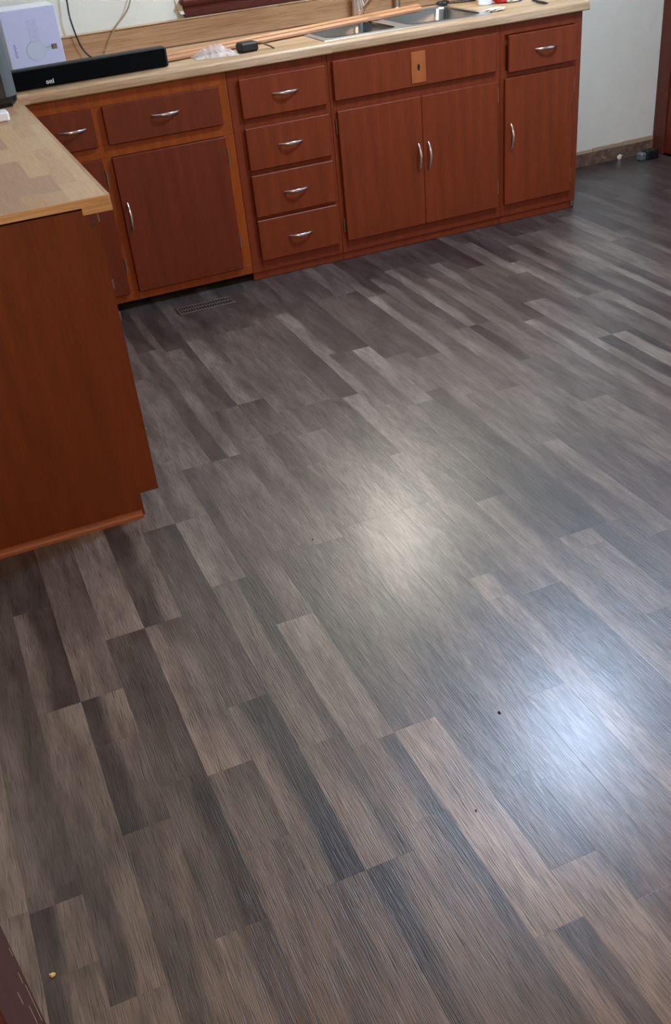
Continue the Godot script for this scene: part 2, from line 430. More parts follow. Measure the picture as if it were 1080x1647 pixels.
# ================= floor =================
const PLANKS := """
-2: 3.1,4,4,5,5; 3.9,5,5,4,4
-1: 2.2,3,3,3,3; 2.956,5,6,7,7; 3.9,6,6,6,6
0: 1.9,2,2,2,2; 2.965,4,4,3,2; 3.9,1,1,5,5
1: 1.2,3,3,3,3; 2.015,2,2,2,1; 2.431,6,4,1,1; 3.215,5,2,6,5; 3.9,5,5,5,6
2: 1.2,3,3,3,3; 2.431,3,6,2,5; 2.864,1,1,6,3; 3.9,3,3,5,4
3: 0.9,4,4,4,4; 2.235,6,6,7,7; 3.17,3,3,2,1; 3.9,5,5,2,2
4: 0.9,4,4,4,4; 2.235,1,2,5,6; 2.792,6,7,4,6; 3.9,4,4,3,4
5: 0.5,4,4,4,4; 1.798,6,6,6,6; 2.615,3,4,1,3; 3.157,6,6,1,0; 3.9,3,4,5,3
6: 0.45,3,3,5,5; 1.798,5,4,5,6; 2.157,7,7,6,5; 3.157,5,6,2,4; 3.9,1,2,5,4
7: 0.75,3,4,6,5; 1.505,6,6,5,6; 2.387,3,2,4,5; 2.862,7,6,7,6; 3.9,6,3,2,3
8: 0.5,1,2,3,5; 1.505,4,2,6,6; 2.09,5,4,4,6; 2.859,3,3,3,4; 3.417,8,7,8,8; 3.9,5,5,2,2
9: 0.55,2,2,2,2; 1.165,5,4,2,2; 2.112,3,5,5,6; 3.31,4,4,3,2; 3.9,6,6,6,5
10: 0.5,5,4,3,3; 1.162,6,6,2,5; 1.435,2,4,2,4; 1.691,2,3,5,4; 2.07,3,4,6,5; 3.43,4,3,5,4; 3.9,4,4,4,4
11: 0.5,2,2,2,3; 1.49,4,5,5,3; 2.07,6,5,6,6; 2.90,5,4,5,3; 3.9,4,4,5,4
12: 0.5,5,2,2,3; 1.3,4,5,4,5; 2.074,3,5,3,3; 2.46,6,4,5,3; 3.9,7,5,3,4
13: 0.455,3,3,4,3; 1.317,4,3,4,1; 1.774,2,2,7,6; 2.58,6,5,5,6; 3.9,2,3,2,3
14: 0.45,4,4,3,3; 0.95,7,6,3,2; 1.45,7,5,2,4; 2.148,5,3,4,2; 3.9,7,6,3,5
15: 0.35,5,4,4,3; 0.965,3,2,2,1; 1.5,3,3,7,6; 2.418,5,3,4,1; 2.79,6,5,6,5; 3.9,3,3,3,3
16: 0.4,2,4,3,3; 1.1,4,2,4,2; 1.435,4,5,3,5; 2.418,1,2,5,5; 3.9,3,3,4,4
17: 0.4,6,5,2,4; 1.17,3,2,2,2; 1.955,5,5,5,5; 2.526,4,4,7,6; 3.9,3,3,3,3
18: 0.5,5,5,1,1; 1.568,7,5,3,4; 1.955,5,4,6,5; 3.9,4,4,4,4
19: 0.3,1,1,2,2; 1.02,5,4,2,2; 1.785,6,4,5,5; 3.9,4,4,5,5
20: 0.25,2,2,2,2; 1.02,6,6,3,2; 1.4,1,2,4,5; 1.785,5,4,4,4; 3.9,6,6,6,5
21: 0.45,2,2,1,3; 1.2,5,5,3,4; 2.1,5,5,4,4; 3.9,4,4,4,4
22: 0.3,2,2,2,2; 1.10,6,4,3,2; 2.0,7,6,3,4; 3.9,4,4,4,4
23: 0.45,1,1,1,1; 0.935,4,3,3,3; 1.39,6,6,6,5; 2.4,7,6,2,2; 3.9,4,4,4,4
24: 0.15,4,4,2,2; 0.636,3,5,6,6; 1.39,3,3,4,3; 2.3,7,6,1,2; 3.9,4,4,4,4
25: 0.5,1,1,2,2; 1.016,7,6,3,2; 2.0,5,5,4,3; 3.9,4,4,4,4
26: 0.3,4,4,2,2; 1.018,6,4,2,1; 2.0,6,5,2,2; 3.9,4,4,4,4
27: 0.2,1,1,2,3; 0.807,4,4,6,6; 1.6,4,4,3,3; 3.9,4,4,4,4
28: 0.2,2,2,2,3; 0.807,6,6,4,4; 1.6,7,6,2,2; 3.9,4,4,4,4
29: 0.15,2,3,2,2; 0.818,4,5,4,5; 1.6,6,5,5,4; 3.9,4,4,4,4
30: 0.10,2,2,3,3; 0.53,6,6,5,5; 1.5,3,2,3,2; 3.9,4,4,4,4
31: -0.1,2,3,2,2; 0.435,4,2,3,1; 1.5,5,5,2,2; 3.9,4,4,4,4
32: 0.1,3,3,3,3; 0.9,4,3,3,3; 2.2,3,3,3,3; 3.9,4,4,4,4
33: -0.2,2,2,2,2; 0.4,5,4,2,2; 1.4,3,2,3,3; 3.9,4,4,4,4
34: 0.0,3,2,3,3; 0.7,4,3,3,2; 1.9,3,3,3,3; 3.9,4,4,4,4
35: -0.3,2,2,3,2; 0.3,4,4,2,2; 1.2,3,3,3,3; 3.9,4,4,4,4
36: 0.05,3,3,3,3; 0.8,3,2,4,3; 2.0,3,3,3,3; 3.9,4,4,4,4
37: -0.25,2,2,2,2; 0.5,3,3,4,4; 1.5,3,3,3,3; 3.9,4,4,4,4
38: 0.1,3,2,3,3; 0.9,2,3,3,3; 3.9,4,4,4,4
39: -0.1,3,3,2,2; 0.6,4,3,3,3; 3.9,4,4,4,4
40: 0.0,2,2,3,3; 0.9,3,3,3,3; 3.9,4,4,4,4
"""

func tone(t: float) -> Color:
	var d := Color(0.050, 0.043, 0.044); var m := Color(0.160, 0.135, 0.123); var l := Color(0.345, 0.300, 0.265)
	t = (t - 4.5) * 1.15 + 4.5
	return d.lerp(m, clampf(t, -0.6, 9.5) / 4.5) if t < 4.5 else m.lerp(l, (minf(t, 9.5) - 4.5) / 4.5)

func build_floor():
	var s := mb(); cbox(s, Vector3(-3.45, -0.14, -0.72), Vector3(1.3, -0.010, 6.32), 0.001)
	var fl := struct("floor", s, M.sub)
	var r := RandomNumberGenerator.new(); r.seed = 99
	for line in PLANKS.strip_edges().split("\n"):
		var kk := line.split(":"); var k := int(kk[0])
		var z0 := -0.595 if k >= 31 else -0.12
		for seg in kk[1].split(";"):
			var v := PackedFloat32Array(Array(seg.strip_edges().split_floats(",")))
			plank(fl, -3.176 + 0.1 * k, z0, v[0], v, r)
			z0 = v[0]
	# the boards behind the viewpoint, far outside the picture, as one wide part each
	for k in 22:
		plank(fl, -3.276 + 0.2 * k, 3.9, 6.19, PackedFloat32Array([0, 4, 4, 4, 4]), r, 0.2)

func plank(fl: Node3D, x0: float, z0: float, z1: float, v: PackedFloat32Array, r: RandomNumberGenerator, w := 0.1):
	var st := mb()
	var x1 := minf(x0 + w, 0.91)
	var g := 0.00005; var b := 0.0006
	var off := Vector2(r.randf(), r.randf())
	var xs := [x0 + g, x0 + g + b, x0 + w * 0.44, x0 + w * 0.52, x1 - g - b, x1 - g]
	var n := maxi(2, int((z1 - z0) / 0.14))
	var zs := [z0 + g, z0 + g + b]
	for i in range(1, n): zs.append(lerpf(z0, z1, float(i) / n))
	zs.append(z1 - g - b); zs.append(z1 - g)
	var cols := []
	var jl := []; var jr := []
	for j in zs.size():
		jl.append(r.randf_range(-0.8, 0.8)); jr.append(r.randf_range(-0.8, 0.8))
	for j in zs.size():
		var t: float = clampf((zs[j] - z0) / (z1 - z0), 0, 1)
		var row := []
		for i in 6:
			var corner_shade := 0.9 if x0 > -0.1 else 0.0  # shade of the far-right corner put into the plank colours
			var tl: float = lerpf(v[1], v[2], t) + jl[j] - corner_shade; var tr: float = lerpf(v[3], v[4], t) + jr[j] - corner_shade
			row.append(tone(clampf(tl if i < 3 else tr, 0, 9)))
		cols.append(row)
	var low := -0.0002
	var split := r.randf_range(0.34, 0.66); var soft := r.randf_range(0.03, 0.16)
	var wob := []
	for j in zs.size(): wob.append(r.randf_range(-0.10, 0.10))
	var p := func(i: int, j: int) -> Vector3:
		if i == 2 or i == 3: return Vector3(x0 + w * clampf(split + wob[j] + (soft if i == 3 else -soft), 0.08, 0.92), 0.0 if j > 0 and j < zs.size() - 1 else low, zs[j])
		var y := low if (i == 0 or i == 5 or j == 0 or j == zs.size() - 1) else 0.0
		return Vector3(xs[i], y, zs[j])
	for j in zs.size() - 1:
		for i in 5:
			var q := [p.call(i, j), p.call(i + 1, j), p.call(i + 1, j + 1), p.call(i, j + 1)]
			var cc := [cols[j][i], cols[j][i + 1], cols[j + 1][i + 1], cols[j + 1][i]]
			var nn: Vector3 = (q[3] - q[0]).cross(q[1] - q[0])
			if nn.length() < 1e-12: nn = (q[2] - q[3]).cross(q[1] - q[2])
			nn = nn.normalized()
			if nn.y < 0: nn = -nn
			nn = (nn + Vector3.UP * 2.0).normalized()
			for e in [0, 1, 2, 0, 2, 3]:
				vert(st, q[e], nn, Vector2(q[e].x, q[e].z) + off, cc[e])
	# edges down to the underlay
	var y0 := -0.0095
	var cs := [Vector3(xs[0], 0, zs[0]), Vector3(xs[5], 0, zs[0]), Vector3(xs[5], 0, zs[-1]), Vector3(xs[0], 0, zs[-1])]
	var mid := Vector3((xs[0] + xs[5]) / 2, -0.005, (zs[0] + zs[-1]) / 2)
	for i in 4:
		var a: Vector3 = cs[i]; var c: Vector3 = cs[(i + 1) % 4]
		face(st, [Vector3(a.x, low, a.z), Vector3(c.x, low, c.z), Vector3(c.x, y0, c.z), Vector3(a.x, y0, a.z)], mid, false, tone(4.0))
	st.generate_tangents()
	var o := obj("floor_plank", st, M.floor, fl)

# ================= cabinets =================
func slab(parent: Node3D, called: String, x0: float, x1: float, y0: float, y1: float, z: float, m: Material) -> MeshInstance3D:
	var s := mb(); cbox(s, Vector3(x0, y0, z), Vector3(x1, y1, z + 0.018), 0.003)
	s.generate_tangents()
	return obj(called, s, m, parent)

# a bow pull of chrome, 0.115 m long, centre at c; "upright" turns it
func pull(parent: Node3D, c: Vector3, upright := false):
	var s := mb()
	var d := Vector3.UP if upright else Vector3.RIGHT
	var pts := []; var rad := []
	for i in 17:
		var t := i / 8.0 - 1.0
		pts.append(c + d * (t * 0.057) + Vector3(0, 0, 0.004 + 0.022 * (1.0 - pow(absf(t), 2.2))))
		rad.append(0.0030 + 0.0034 * (1.0 - t * t))
	tube(s, pts, rad, 12, Vector3.BACK, 0.75)
	for e in [-1.0, 1.0]:
		var q: Vector3 = c + d * (e * 0.045)
		tube(s, [q, q + Vector3(0, 0, 0.013)], [0.0042, 0.0036], 10, d)
	obj("handle", s, M.chrome, parent)

func hinge(parent: Node3D, x: float, y: float, z: float, along := false):
	var s := mb()
	tube(s, [Vector3(x, y - 0.033, z), Vector3(x, y - 0.030, z), Vector3(x, y + 0.030, z), Vector3(x, y + 0.033, z)], [0.002, 0.0034, 0.0034, 0.002], 10)
	if along: cbox(s, Vector3(x - 0.002, y - 0.026, z - 0.022), Vector3(x + 0.001, y + 0.026, z), 0.0005)
	else: cbox(s, Vector3(x - 0.001, y - 0.024, z - 0.0055), Vector3(x + 0.006, y + 0.024, z - 0.0045), 0.0005)
	obj("hinge", s, M.hinge, parent)

func frame(parent: Node3D, m: Material, boxes: Array):
	var s := mb()
	for b in boxes: cbox(s, Vector3(b[0], b[2], -0.019), Vector3(b[1], b[3], 0.0 if b.size() < 5 else b[4]), 0.0015)
	s.generate_tangents()
	obj("face_frame", s, m, parent)

func carcass(parent: Node3D, x0: float, x1: float, y0: float, m: Material):
	var s := mb(); cbox(s, Vector3(x0, y0, -0.585), Vector3(x1, 0.875, -0.0195), 0.001)
	s.generate_tangents()
	obj("carcass", s, m, parent)

func build_cabinets():
	# corner unit with amber frame
	var t := thing("base_cabinet", "amber framed base cabinet in the corner with open dark toe kick and two drawers", "cabinet")
	carcass(t, -3.2, -1.7115, 0.04, M.deep)
	frame(t, M.amber, [[-2.62, -1.7105, 0.824, 0.875], [-2.62, -1.7105, 0.632, 0.682], [-2.62, -1.7105, 0.037, 0.082],
		[-2.279, -2.232, 0.082, 0.632], [-2.279, -2.232, 0.682, 0.824], [-1.757, -1.7105, 0.082, 0.632], [-1.757, -1.7105, 0.682, 0.824]])
	var d := slab(t, "drawer", -2.56, -2.278, 0.680, 0.826, 0.0005, M.deep); pull(d, Vector3(-2.371, 0.757, 0.0185))
	d = slab(t, "drawer", -2.236, -1.752, 0.680, 0.826, 0.0005, M.deep); pull(d, Vector3(-1.987, 0.763, 0.0185))
	d = slab(t, "door", -2.56, -2.276, 0.074, 0.634, 0.0005, M.deep); hinge(d, -2.270, 0.555, 0.006); hinge(d, -2.270, 0.195, 0.006)
	d = slab(t, "door", -2.236, -1.755, 0.074, 0.632, 0.0005, M.deep); pull(d, Vector3(-2.212, 0.395, 0.0185), true); hinge(d, -1.749, 0.548, 0.006); hinge(d, -1.751, 0.198, 0.006)
	var s := mb(); cbox(s, Vector3(-3.2, 0.001, -0.11), Vector3(-1.7115, 0.0395, -0.075), 0.001); obj("toe_board", s, M.kick, t)
	# four drawers
	t = thing("drawer_cabinet", "reddish wooden base cabinet holding a bank of four drawers", "cabinet")
	carcass(t, -1.7095, -1.2665, 0.001, M.red)
	frame(t, M.red_b, [[-1.7095, -1.66, 0.036, 0.875], [-1.288, -1.2665, 0.036, 0.875], [-1.66, -1.288, 0.834, 0.875], [-1.66, -1.288, 0.644, 0.686],
		[-1.66, -1.288, 0.453, 0.477], [-1.66, -1.288, 0.262, 0.280], [-1.66, -1.288, 0.036, 0.088], [-1.7095, -1.2665, 0.001, 0.035, -0.008]])
	var ys := [[0.684, 0.836, 0.765], [0.475, 0.646, 0.565], [0.278, 0.455, 0.368], [0.086, 0.264, 0.175]]
	for y in ys:
		d = slab(t, "drawer", -1.665, -1.283, y[0], y[1], 0.0005, M.red); pull(d, Vector3(-1.470, y[2], 0.0185))
	# sink unit
	t = thing("sink_cabinet", "reddish wooden sink base cabinet with two tall doors and a patched false drawer front", "cabinet")
	var hs := mb()
	for b in [[-1.2655, -1.248, 0.036, 0.875, -0.585, -0.0195], [-0.454, -0.4365, 0.036, 0.875, -0.585, -0.0195], [-1.248, -0.454, 0.036, 0.875, -0.585, -0.578], [-1.2655, -0.4365, 0.001, 0.0359, -0.585, -0.0195]]:
		cbox(hs, Vector3(b[0], b[2], b[4]), Vector3(b[1], b[3], b[5]), 0.001)
	hs.generate_tangents(); obj("carcass", hs, M.red, t)
	frame(t, M.red_b, [[-1.2655, -1.24, 0.036, 0.875], [-0.462, -0.4365, 0.036, 0.875], [-1.24, -0.462, 0.842, 0.875], [-1.24, -0.462, 0.645, 0.694], [-0.87, -0.815, 0.093, 0.645],
		[-1.24, -0.462, 0.036, 0.093], [-1.2655, -0.4365, 0.001, 0.035, -0.008]])
	d = slab(t, "false_front", -1.249, -0.462, 0.690, 0.845, 0.0005, M.red)
	var pl := mb(); cbox(pl, Vector3(-0.887, 0.704, 0.018), Vector3(-0.817, 0.828, 0.0225), 0.001); var po := obj("cover_plate", pl, M.ply, d)
	pl = mb(); cbox(pl, Vector3(-0.8565, 0.752, 0.0222), Vector3(-0.8475, 0.778, 0.0232), 0.0004); cbox(pl, Vector3(-0.8585, 0.760, 0.0222), Vector3(-0.8455, 0.772, 0.0230), 0.0004); obj("slot", pl, M.slot, po)
	d = slab(t, "door", -1.244, -0.8432, 0.090, 0.648, 0.0005, M.red); pull(d, Vector3(-0.868, 0.397, 0.0185), true); hinge(d, -1.249, 0.586, 0.006); hinge(d, -1.252, 0.163, 0.006)
	d = slab(t, "door", -0.8420, -0.456, 0.090, 0.648, 0.0005, M.red); pull(d, Vector3(-0.818, 0.397, 0.0185), true); hinge(d, -0.450, 0.590, 0.006); hinge(d, -0.450, 0.182, 0.006)
	# end unit
	t = thing("end_cabinet", "narrow reddish wooden base cabinet at the open end by the white wall", "cabinet")
	carcass(t, -0.4355, -0.010, 0.001, M.red)
	frame(t, M.red_b, [[-0.4355, -0.412, 0.036, 0.875], [-0.052, -0.010, 0.036, 0.875], [-0.412, -0.052, 0.828, 0.875], [-0.412, -0.052, 0.65, 0.682],
		[-0.412, -0.052, 0.036, 0.094], [-0.4355, -0.010, 0.001, 0.035, -0.006]])
	d = slab(t, "drawer", -0.407, -0.050, 0.678, 0.828, 0.012, M.red_b); pull(d, Vector3(-0.218, 0.757, 0.030))
	var sd := mb(); cbox(sd, Vector3(-0.39, 0.69, -0.4), Vector3(-0.07, 0.81, 0.0118), 0.002); obj("drawer_box", sd, M.red, d)
	d = slab(t, "door", -0.419, -0.050, 0.092, 0.653, 0.0005, M.red); pull(d, Vector3(-0.390, 0.402, 0.0185), true); hinge(d, -0.044, 0.575, 0.006); hinge(d, -0.044, 0.165, 0.006)
	s = mb(); cbox(s, Vector3(-0.034, 0.012, -0.002), Vector3(-0.022, 0.034, 0.004), 0.002); obj("catch", s, M.hinge, t)

func build_peninsula():
	var t := thing("peninsula_cabinet", "large amber brown base cabinet end facing the room under the left worktop", "cabinet")
	var s := mb()
	prism(s, PackedVector2Array([Vector2(-3.29, 0.0), Vector2(-2.642, 0.0), Vector2(-2.642, 0.073), Vector2(-2.587, 0.073), Vector2(-2.587, 0.888), Vector2(-3.29, 0.888)]), 1.682, 1.700)
	s.generate_tangents()
	obj("end_panel", s, M.panel, t)
	s = mb(); cbox(s, Vector3(-3.29, 0.075, 0.03), Vector3(-2.607, 0.875, 1.6815), 0.001); s.generate_tangents(); obj("carcass", s, M.deep, t)
	s = mb(); cbox(s, Vector3(-3.29, 0.001, 0.03), Vector3(-2.655, 0.0745, 1.6815), 0.001); obj("toe_board", s, M.kick, t)
	s = mb()
	for b in [[0.075, 0.12, 0.03, 1.68], [0.64, 0.68, 0.03, 1.68], [0.84, 0.875, 0.03, 1.68]]: cbox(s, Vector3(-2.6065, b[0], b[2]), Vector3(-2.588, b[1], b[3]), 0.001)
	for z in [0.05, 0.57, 1.1, 1.64]: cbox(s, Vector3(-2.6065, 0.12, z - 0.02), Vector3(-2.5885, 0.84, z + 0.04), 0.001)
	s.generate_tangents(); obj("face_frame", s, M.amber, t)
	for y in [0.862, 0.687, 0.60, 0.251]:
		s = mb(); tube(s, [Vector3(-2.5845, y - 0.012, 1.686), Vector3(-2.5845, y + 0.012, 1.686)], [0.003], 8); obj("hinge", s, M.hinge, t)
	s = mb(); cbox(s, Vector3(-2.6075, 0.842, 1.6995), Vector3(-2.5935, 0.872, 1.7015), 0.0006); obj("dark_patch", s, M.maroon, t)
	# shoe moulding along the floor
	s = mb()
	var prof := PackedVector2Array([Vector2(0, 0), Vector2(0.017, 0), Vector2(0.0165, 0.008), Vector2(0.013, 0.015), Vector2(0.007, 0.019), Vector2(0, 0.020)])
	var x0 := -3.29; var x1 := -2.650; var z := 1.7003
	for i in prof.size():
		var a := prof[i]; var b := prof[(i + 1) % prof.size()]
		face(s, [Vector3(x0, a.y, z + a.x), Vector3(x1, a.y, z + a.x), Vector3(x1, b.y, z + b.x), Vector3(x0, b.y, z + b.x)], Vector3((x0 + x1) / 2, 0.008, z + 0.006), true)
	for x in [x0, x1]:
		var q := []
		for a in prof: q.append(Vector3(x, a.y, z + a.x))
		face(s, q, Vector3((x0 + x1) / 2, 0.008, z + 0.006))
	s.generate_tangents()
	obj("shoe_moulding", s, M.shoe, t)

# ================= worktops =================
func build_worktops():
	# back worktop: slab in four pieces round the sink cut-out, rounded front lip, coved backsplash
	var t := thing("back_worktop", "long beige wood-pattern worktop along the back wall with low backsplash", "worktop")
	var s := mb()
	for b in [[-3.29, -1.225, -0.585, 0.012], [-0.475, 0.004, -0.585, 0.012], [-1.225, -0.475, -0.585, -0.49], [-1.225, -0.475, -0.062, 0.012]]:
		cbox(s, Vector3(b[0], 0.880, b[2]), Vector3(b[1], 0.914, b[3]), 0.0004, true)
	obj("slab", s, M.top, t)
	s = mb(); rounded_lip(s, -2.56, 0.008, 0.0115, 0.027, 0.876, 0.9142); obj("front_lip", s, M.top, t)
	s = mb(); cbox(s, Vector3(-3.29, 0.9141, -0.599), Vector3(0.004, 1.012, -0.581), 0.004, true); obj("backsplash", s, M.splash, t)
	s = mb(); cbox(s, Vector3(-3.29, 1.0121, -0.599), Vector3(0.004, 1.019, -0.578), 0.003, true); obj("backsplash_cap", s, M.top, t)
	# left worktop
	t = thing("left_worktop", "butcher-block patterned worktop running toward the viewer on the left", "worktop")
	s = mb()
	var y0 := 0.894; var y1 := 0.9145
	cbox(s, Vector3(-3.29, y0, 0.0285), Vector3(-2.555, y1, 1.703), 0.0004); obj("slab", s, M.butcher, t)
	s = mb(); cbox(s, Vector3(-3.29, y0 - 0.0003, 1.7032), Vector3(-2.548, y1 + 0.0002, 1.7065), 0.0012, true); obj("end_band", s, M.lip, t)
	s = mb(); cbox(s, Vector3(-2.5548, 0.877, 0.0285), Vector3(-2.546, y1 + 0.0001, 1.703), 0.0005); obj("front_band", s, M.lip, t)
	s = mb(); cbox(s, Vector3(-2.622, 0.876, 1.7008), Vector3(-2.546, 0.8936, 1.7062), 0.0012, true); obj("support_block", s, M.lip, t)

func rounded_lip(s: SurfaceTool, x0: float, x1: float, z0: float, z1: float, y0: float, y1: float):
	var r := 0.011
	var prof := [Vector2(z0, y0), Vector2(z1 - 0.003, y0), Vector2(z1, y0 + 0.004)]
	var nor := []
	for i in 7:
		var a := PI / 2 * i / 6.0
		prof.append(Vector2(z1 - r + r * cos(a), y1 - r + r * sin(a)))
	prof.append(Vector2(z0, y1))
	var mid := Vector3((x0 + x1) / 2, (y0 + y1) / 2, (z0 + z1) / 2)
	for i in prof.size():
		var a: Vector2 = prof[i]; var b: Vector2 = prof[(i + 1) % prof.size()]
		face(s, [Vector3(x0, a.y, a.x), Vector3(x1, a.y, a.x), Vector3(x1, b.y, b.x), Vector3(x0, b.y, b.x)], mid, true)
	for x in [x0, x1]:
		var q := []
		for a in prof: q.append(Vector3(x, a.y, a.x))
		face(s, q, mid)

# ================= sink =================
func rrect(x0: float, x1: float, z0: float, z1: float, r: float, n := 6) -> Array:
	var q := []
	for c in [[x1 - r, z1 - r, 0.0], [x0 + r, z1 - r, PI / 2], [x0 + r, z0 + r, PI], [x1 - r, z0 + r, PI * 1.5]]:
		for i in n + 1:
			var a: float = c[2] + PI / 2 * i / n
			q.append(Vector2(c[0] + r * cos(a), c[1] + r * sin(a)))
	return q

func band(s: SurfaceTool, a: Array, b: Array, inward: bool, mid: Vector3):
	for i in a.size():
		var j := (i + 1) % a.size()
		var q := [a[i], a[j], b[j], b[i]]
		var c: Vector3 = (a[i] + a[j] + b[j] + b[i]) / 4
		face(s, q, c + (c - mid) if inward else mid)

func build_sink():
	var t := thing("kitchen_sink", "stainless steel double-bowl sink set into the back worktop", "sink")
	var yr := 0.9185; var yb := 0.9146
	var half := [[-1.25, -0.865, -1.222, -0.893], [-0.865, -0.45, -0.837, -0.478]]
	var zb := -0.515; var zf := -0.046
	var rim := mb()
	for h in half:
		var hole := rrect(h[2], h[3], -0.455, -0.074, 0.045)
		var ctr := Vector2((h[2] + h[3]) / 2, (-0.455 - 0.074) / 2)
		# walk out from each hole point to the outer rectangle
		var outer := []; var inner := []
		for p in hole:
			var d: Vector2 = p - ctr
			var k := INF
			if d.x > 1e-6: k = minf(k, (h[1] - ctr.x) / d.x)
			if d.x < -1e-6: k = minf(k, (h[0] - ctr.x) / d.x)
			if d.y > 1e-6: k = minf(k, (zf - ctr.y) / d.y)
			if d.y < -1e-6: k = minf(k, (zb - ctr.y) / d.y)
			var o: Vector2 = ctr + d * k
			outer.append(Vector3(o.x, yr - 0.002, o.y)); inner.append(Vector3(p.x, yr, p.y))
		for i in outer.size():
			var j := (i + 1) % outer.size()
			var a: Vector3 = outer[i]; var b: Vector3 = outer[j]
			var list := [inner[i], inner[j], b]
			if absf(a.x - b.x) > 1e-4 and absf(a.z - b.z) > 1e-4:
				var cx: float = h[1] if maxf(a.x, b.x) > ctr.x + 0.1 else h[0]
				var cz: float = zf if maxf(a.z, b.z) > ctr.y + 0.1 else zb
				list.append(Vector3(cx, yr - 0.002, cz))
			list.append(a)
			face(rim, list, (a + b) / 2 - Vector3(0, 1, 0))
	# downturned outer edge
	var oc := [Vector3(-1.25, yr - 0.002, zb), Vector3(-0.45, yr - 0.002, zb), Vector3(-0.45, yr - 0.002, zf), Vector3(-1.25, yr - 0.002, zf)]
	var lo := []
	for p in oc: lo.append(p + Vector3(signf(p.x + 0.85) * 0.002, -0.0022, signf(p.z + 0.28) * 0.002))
	band(rim, oc, lo, false, Vector3(-0.85, yr, -0.28))
	obj("rim", rim, M.rim, t)
	for h in half:
		var bowl := mb()
		var mid := Vector3((h[2] + h[3]) / 2, 0.83, -0.265)
		var prev := []
		for lv in [[0.0, yr], [0.004, yr - 0.006], [0.010, yr - 0.05], [0.016, yr - 0.14], [0.026, yr - 0.158], [0.045, yr - 0.166]]:
			var loop := []
			for p in rrect(h[2] + lv[0], h[3] - lv[0], -0.455 + lv[0], -0.074 - lv[0], 0.045): loop.append(Vector3(p.x, lv[1], p.y))
			if prev.size(): band(bowl, prev, loop, true, Vector3(mid.x, lv[1] + 0.03, mid.z))
			prev = loop
		face(bowl, prev, Vector3(mid.x, 0.0, mid.z))
		var b := obj("bowl", bowl, M.steel, t)
		var dr := mb(); lathe(dr, Vector3(mid.x, yr - 0.1655, mid.z), [Vector2(0.045, 0.0), Vector2(0.045, 0.003), Vector2(0.035, 0.003), Vector2(0.030, 0.001), Vector2(0.001, 0.001)], 20); obj("drain", dr, M.chrome, b)
	# faucet
	t = thing("faucet", "chrome kitchen faucet standing behind the sink bowls", "faucet", Vector3(-0.872, 0.9149, -0.546))
	var s := mb(); lathe(s, Vector3.ZERO, [Vector2(0.001, 0), Vector2(0.034, 0), Vector2(0.034, 0.008), Vector2(0.028, 0.014), Vector2(0.027, 0.10), Vector2(0.024, 0.115), Vector2(0.001, 0.12)], 24); obj("body", s, M.chrome, t)
	s = mb(); var pts := []
	for i in 15:
		var a := PI * i / 14.0
		pts.append(Vector3(0, 0.20 + 0.09 * sin(a), 0.09 - 0.09 * cos(a)))
	pts.push_front(Vector3(0, 0.11, 0)); pts.append(Vector3(0, 0.16, 0.18))
	tube(s, pts, [0.012], 12, Vector3.RIGHT); obj("spout", s, M.chrome, t)
	s = mb(); tube(s, [Vector3(0.02, 0.045, 0.012), Vector3(0.055, 0.075, 0.015), Vector3(0.10, 0.12, 0.02)], [0.006, 0.007, 0.008], 10); obj("lever", s, M.hinge, t)
	t = thing("side_sprayer", "small chrome hand sprayer standing to the right of the faucet", "sprayer", Vector3(-0.668, 0.9149, -0.552))
	s = mb(); lathe(s, Vector3.ZERO, [Vector2(0.001, 0), Vector2(0.024, 0), Vector2(0.022, 0.012), Vector2(0.015, 0.02), Vector2(0.014, 0.06)], 18); obj("holder", s, M.hinge, t)
	s = mb(); lathe(s, Vector3(0, 0.06, 0), [Vector2(0.014, 0), Vector2(0.017, 0.03), Vector2(0.018, 0.07), Vector2(0.010, 0.085), Vector2(0.001, 0.088)], 18); obj("nozzle", s, M.greyplastic, t)

# ================= things on the worktops =================
func strip_of_wood(a: Vector3, b: Vector3, w: float, h: float, label: String):
	var d := (b - a); var l := d.length(); d /= l
	var side := d.cross(Vector3.UP).normalized(); var up := side.cross(d).normalized()
	var s := mb()
	# quarter-round face: flat bottom, rounded top
	var prof := [Vector2(-w / 2, 0), Vector2(w / 2, 0), Vector2(w / 2, h * 0.55), Vector2(w * 0.3, h * 0.9), Vector2(0, h), Vector2(-w * 0.34, h * 0.8), Vector2(-w / 2, h * 0.4)]
	var mid := a + d * l / 2 + up * h / 2
	for i in prof.size():
		var p: Vector2 = prof[i]; var q: Vector2 = prof[(i + 1) % prof.size()]
		var p3 := a + side * p.x + up * p.y; var q3 := a + side * q.x + up * q.y
		face(s, [p3, p3 + d * l, q3 + d * l, q3], mid, true)
	for e in [0.0, l]:
		var c := []
		for p in prof: c.append(a + d * e + side * p.x + up * p.y)
		face(s, c, mid)
	s.generate_tangents()
	tag(obj("wood_strip", s, M.trimwood), label, "trim strip")

func blob(st: SurfaceTool, c: Vector3, r: Vector3, sd: int, rough: float, un := 14, vn := 9):
	var n := noise(sd, 1.3, 3)
	var p := func(i: int, j: int) -> Vector3:
		var a := TAU * (i % un) / un; var b := PI * j / vn
		var d := Vector3(cos(a) * sin(b), cos(b), sin(a) * sin(b))
		var k := 1.0 + rough * n.get_noise_3dv(d * 1.6)
		var q := c + d * r * k
		q.y = maxf(q.y, c.y - r.y * 0.8)
		return q
	for j in vn:
		for i in un:
			var q := [p.call(i, j), p.call(i + 1, j), p.call(i + 1, j + 1), p.call(i, j + 1)]
			if j == 0: q = [q[0], q[2], q[3]]
			elif j == vn - 1: q = [q[0], q[1], q[2]]
			face(st, q, c)

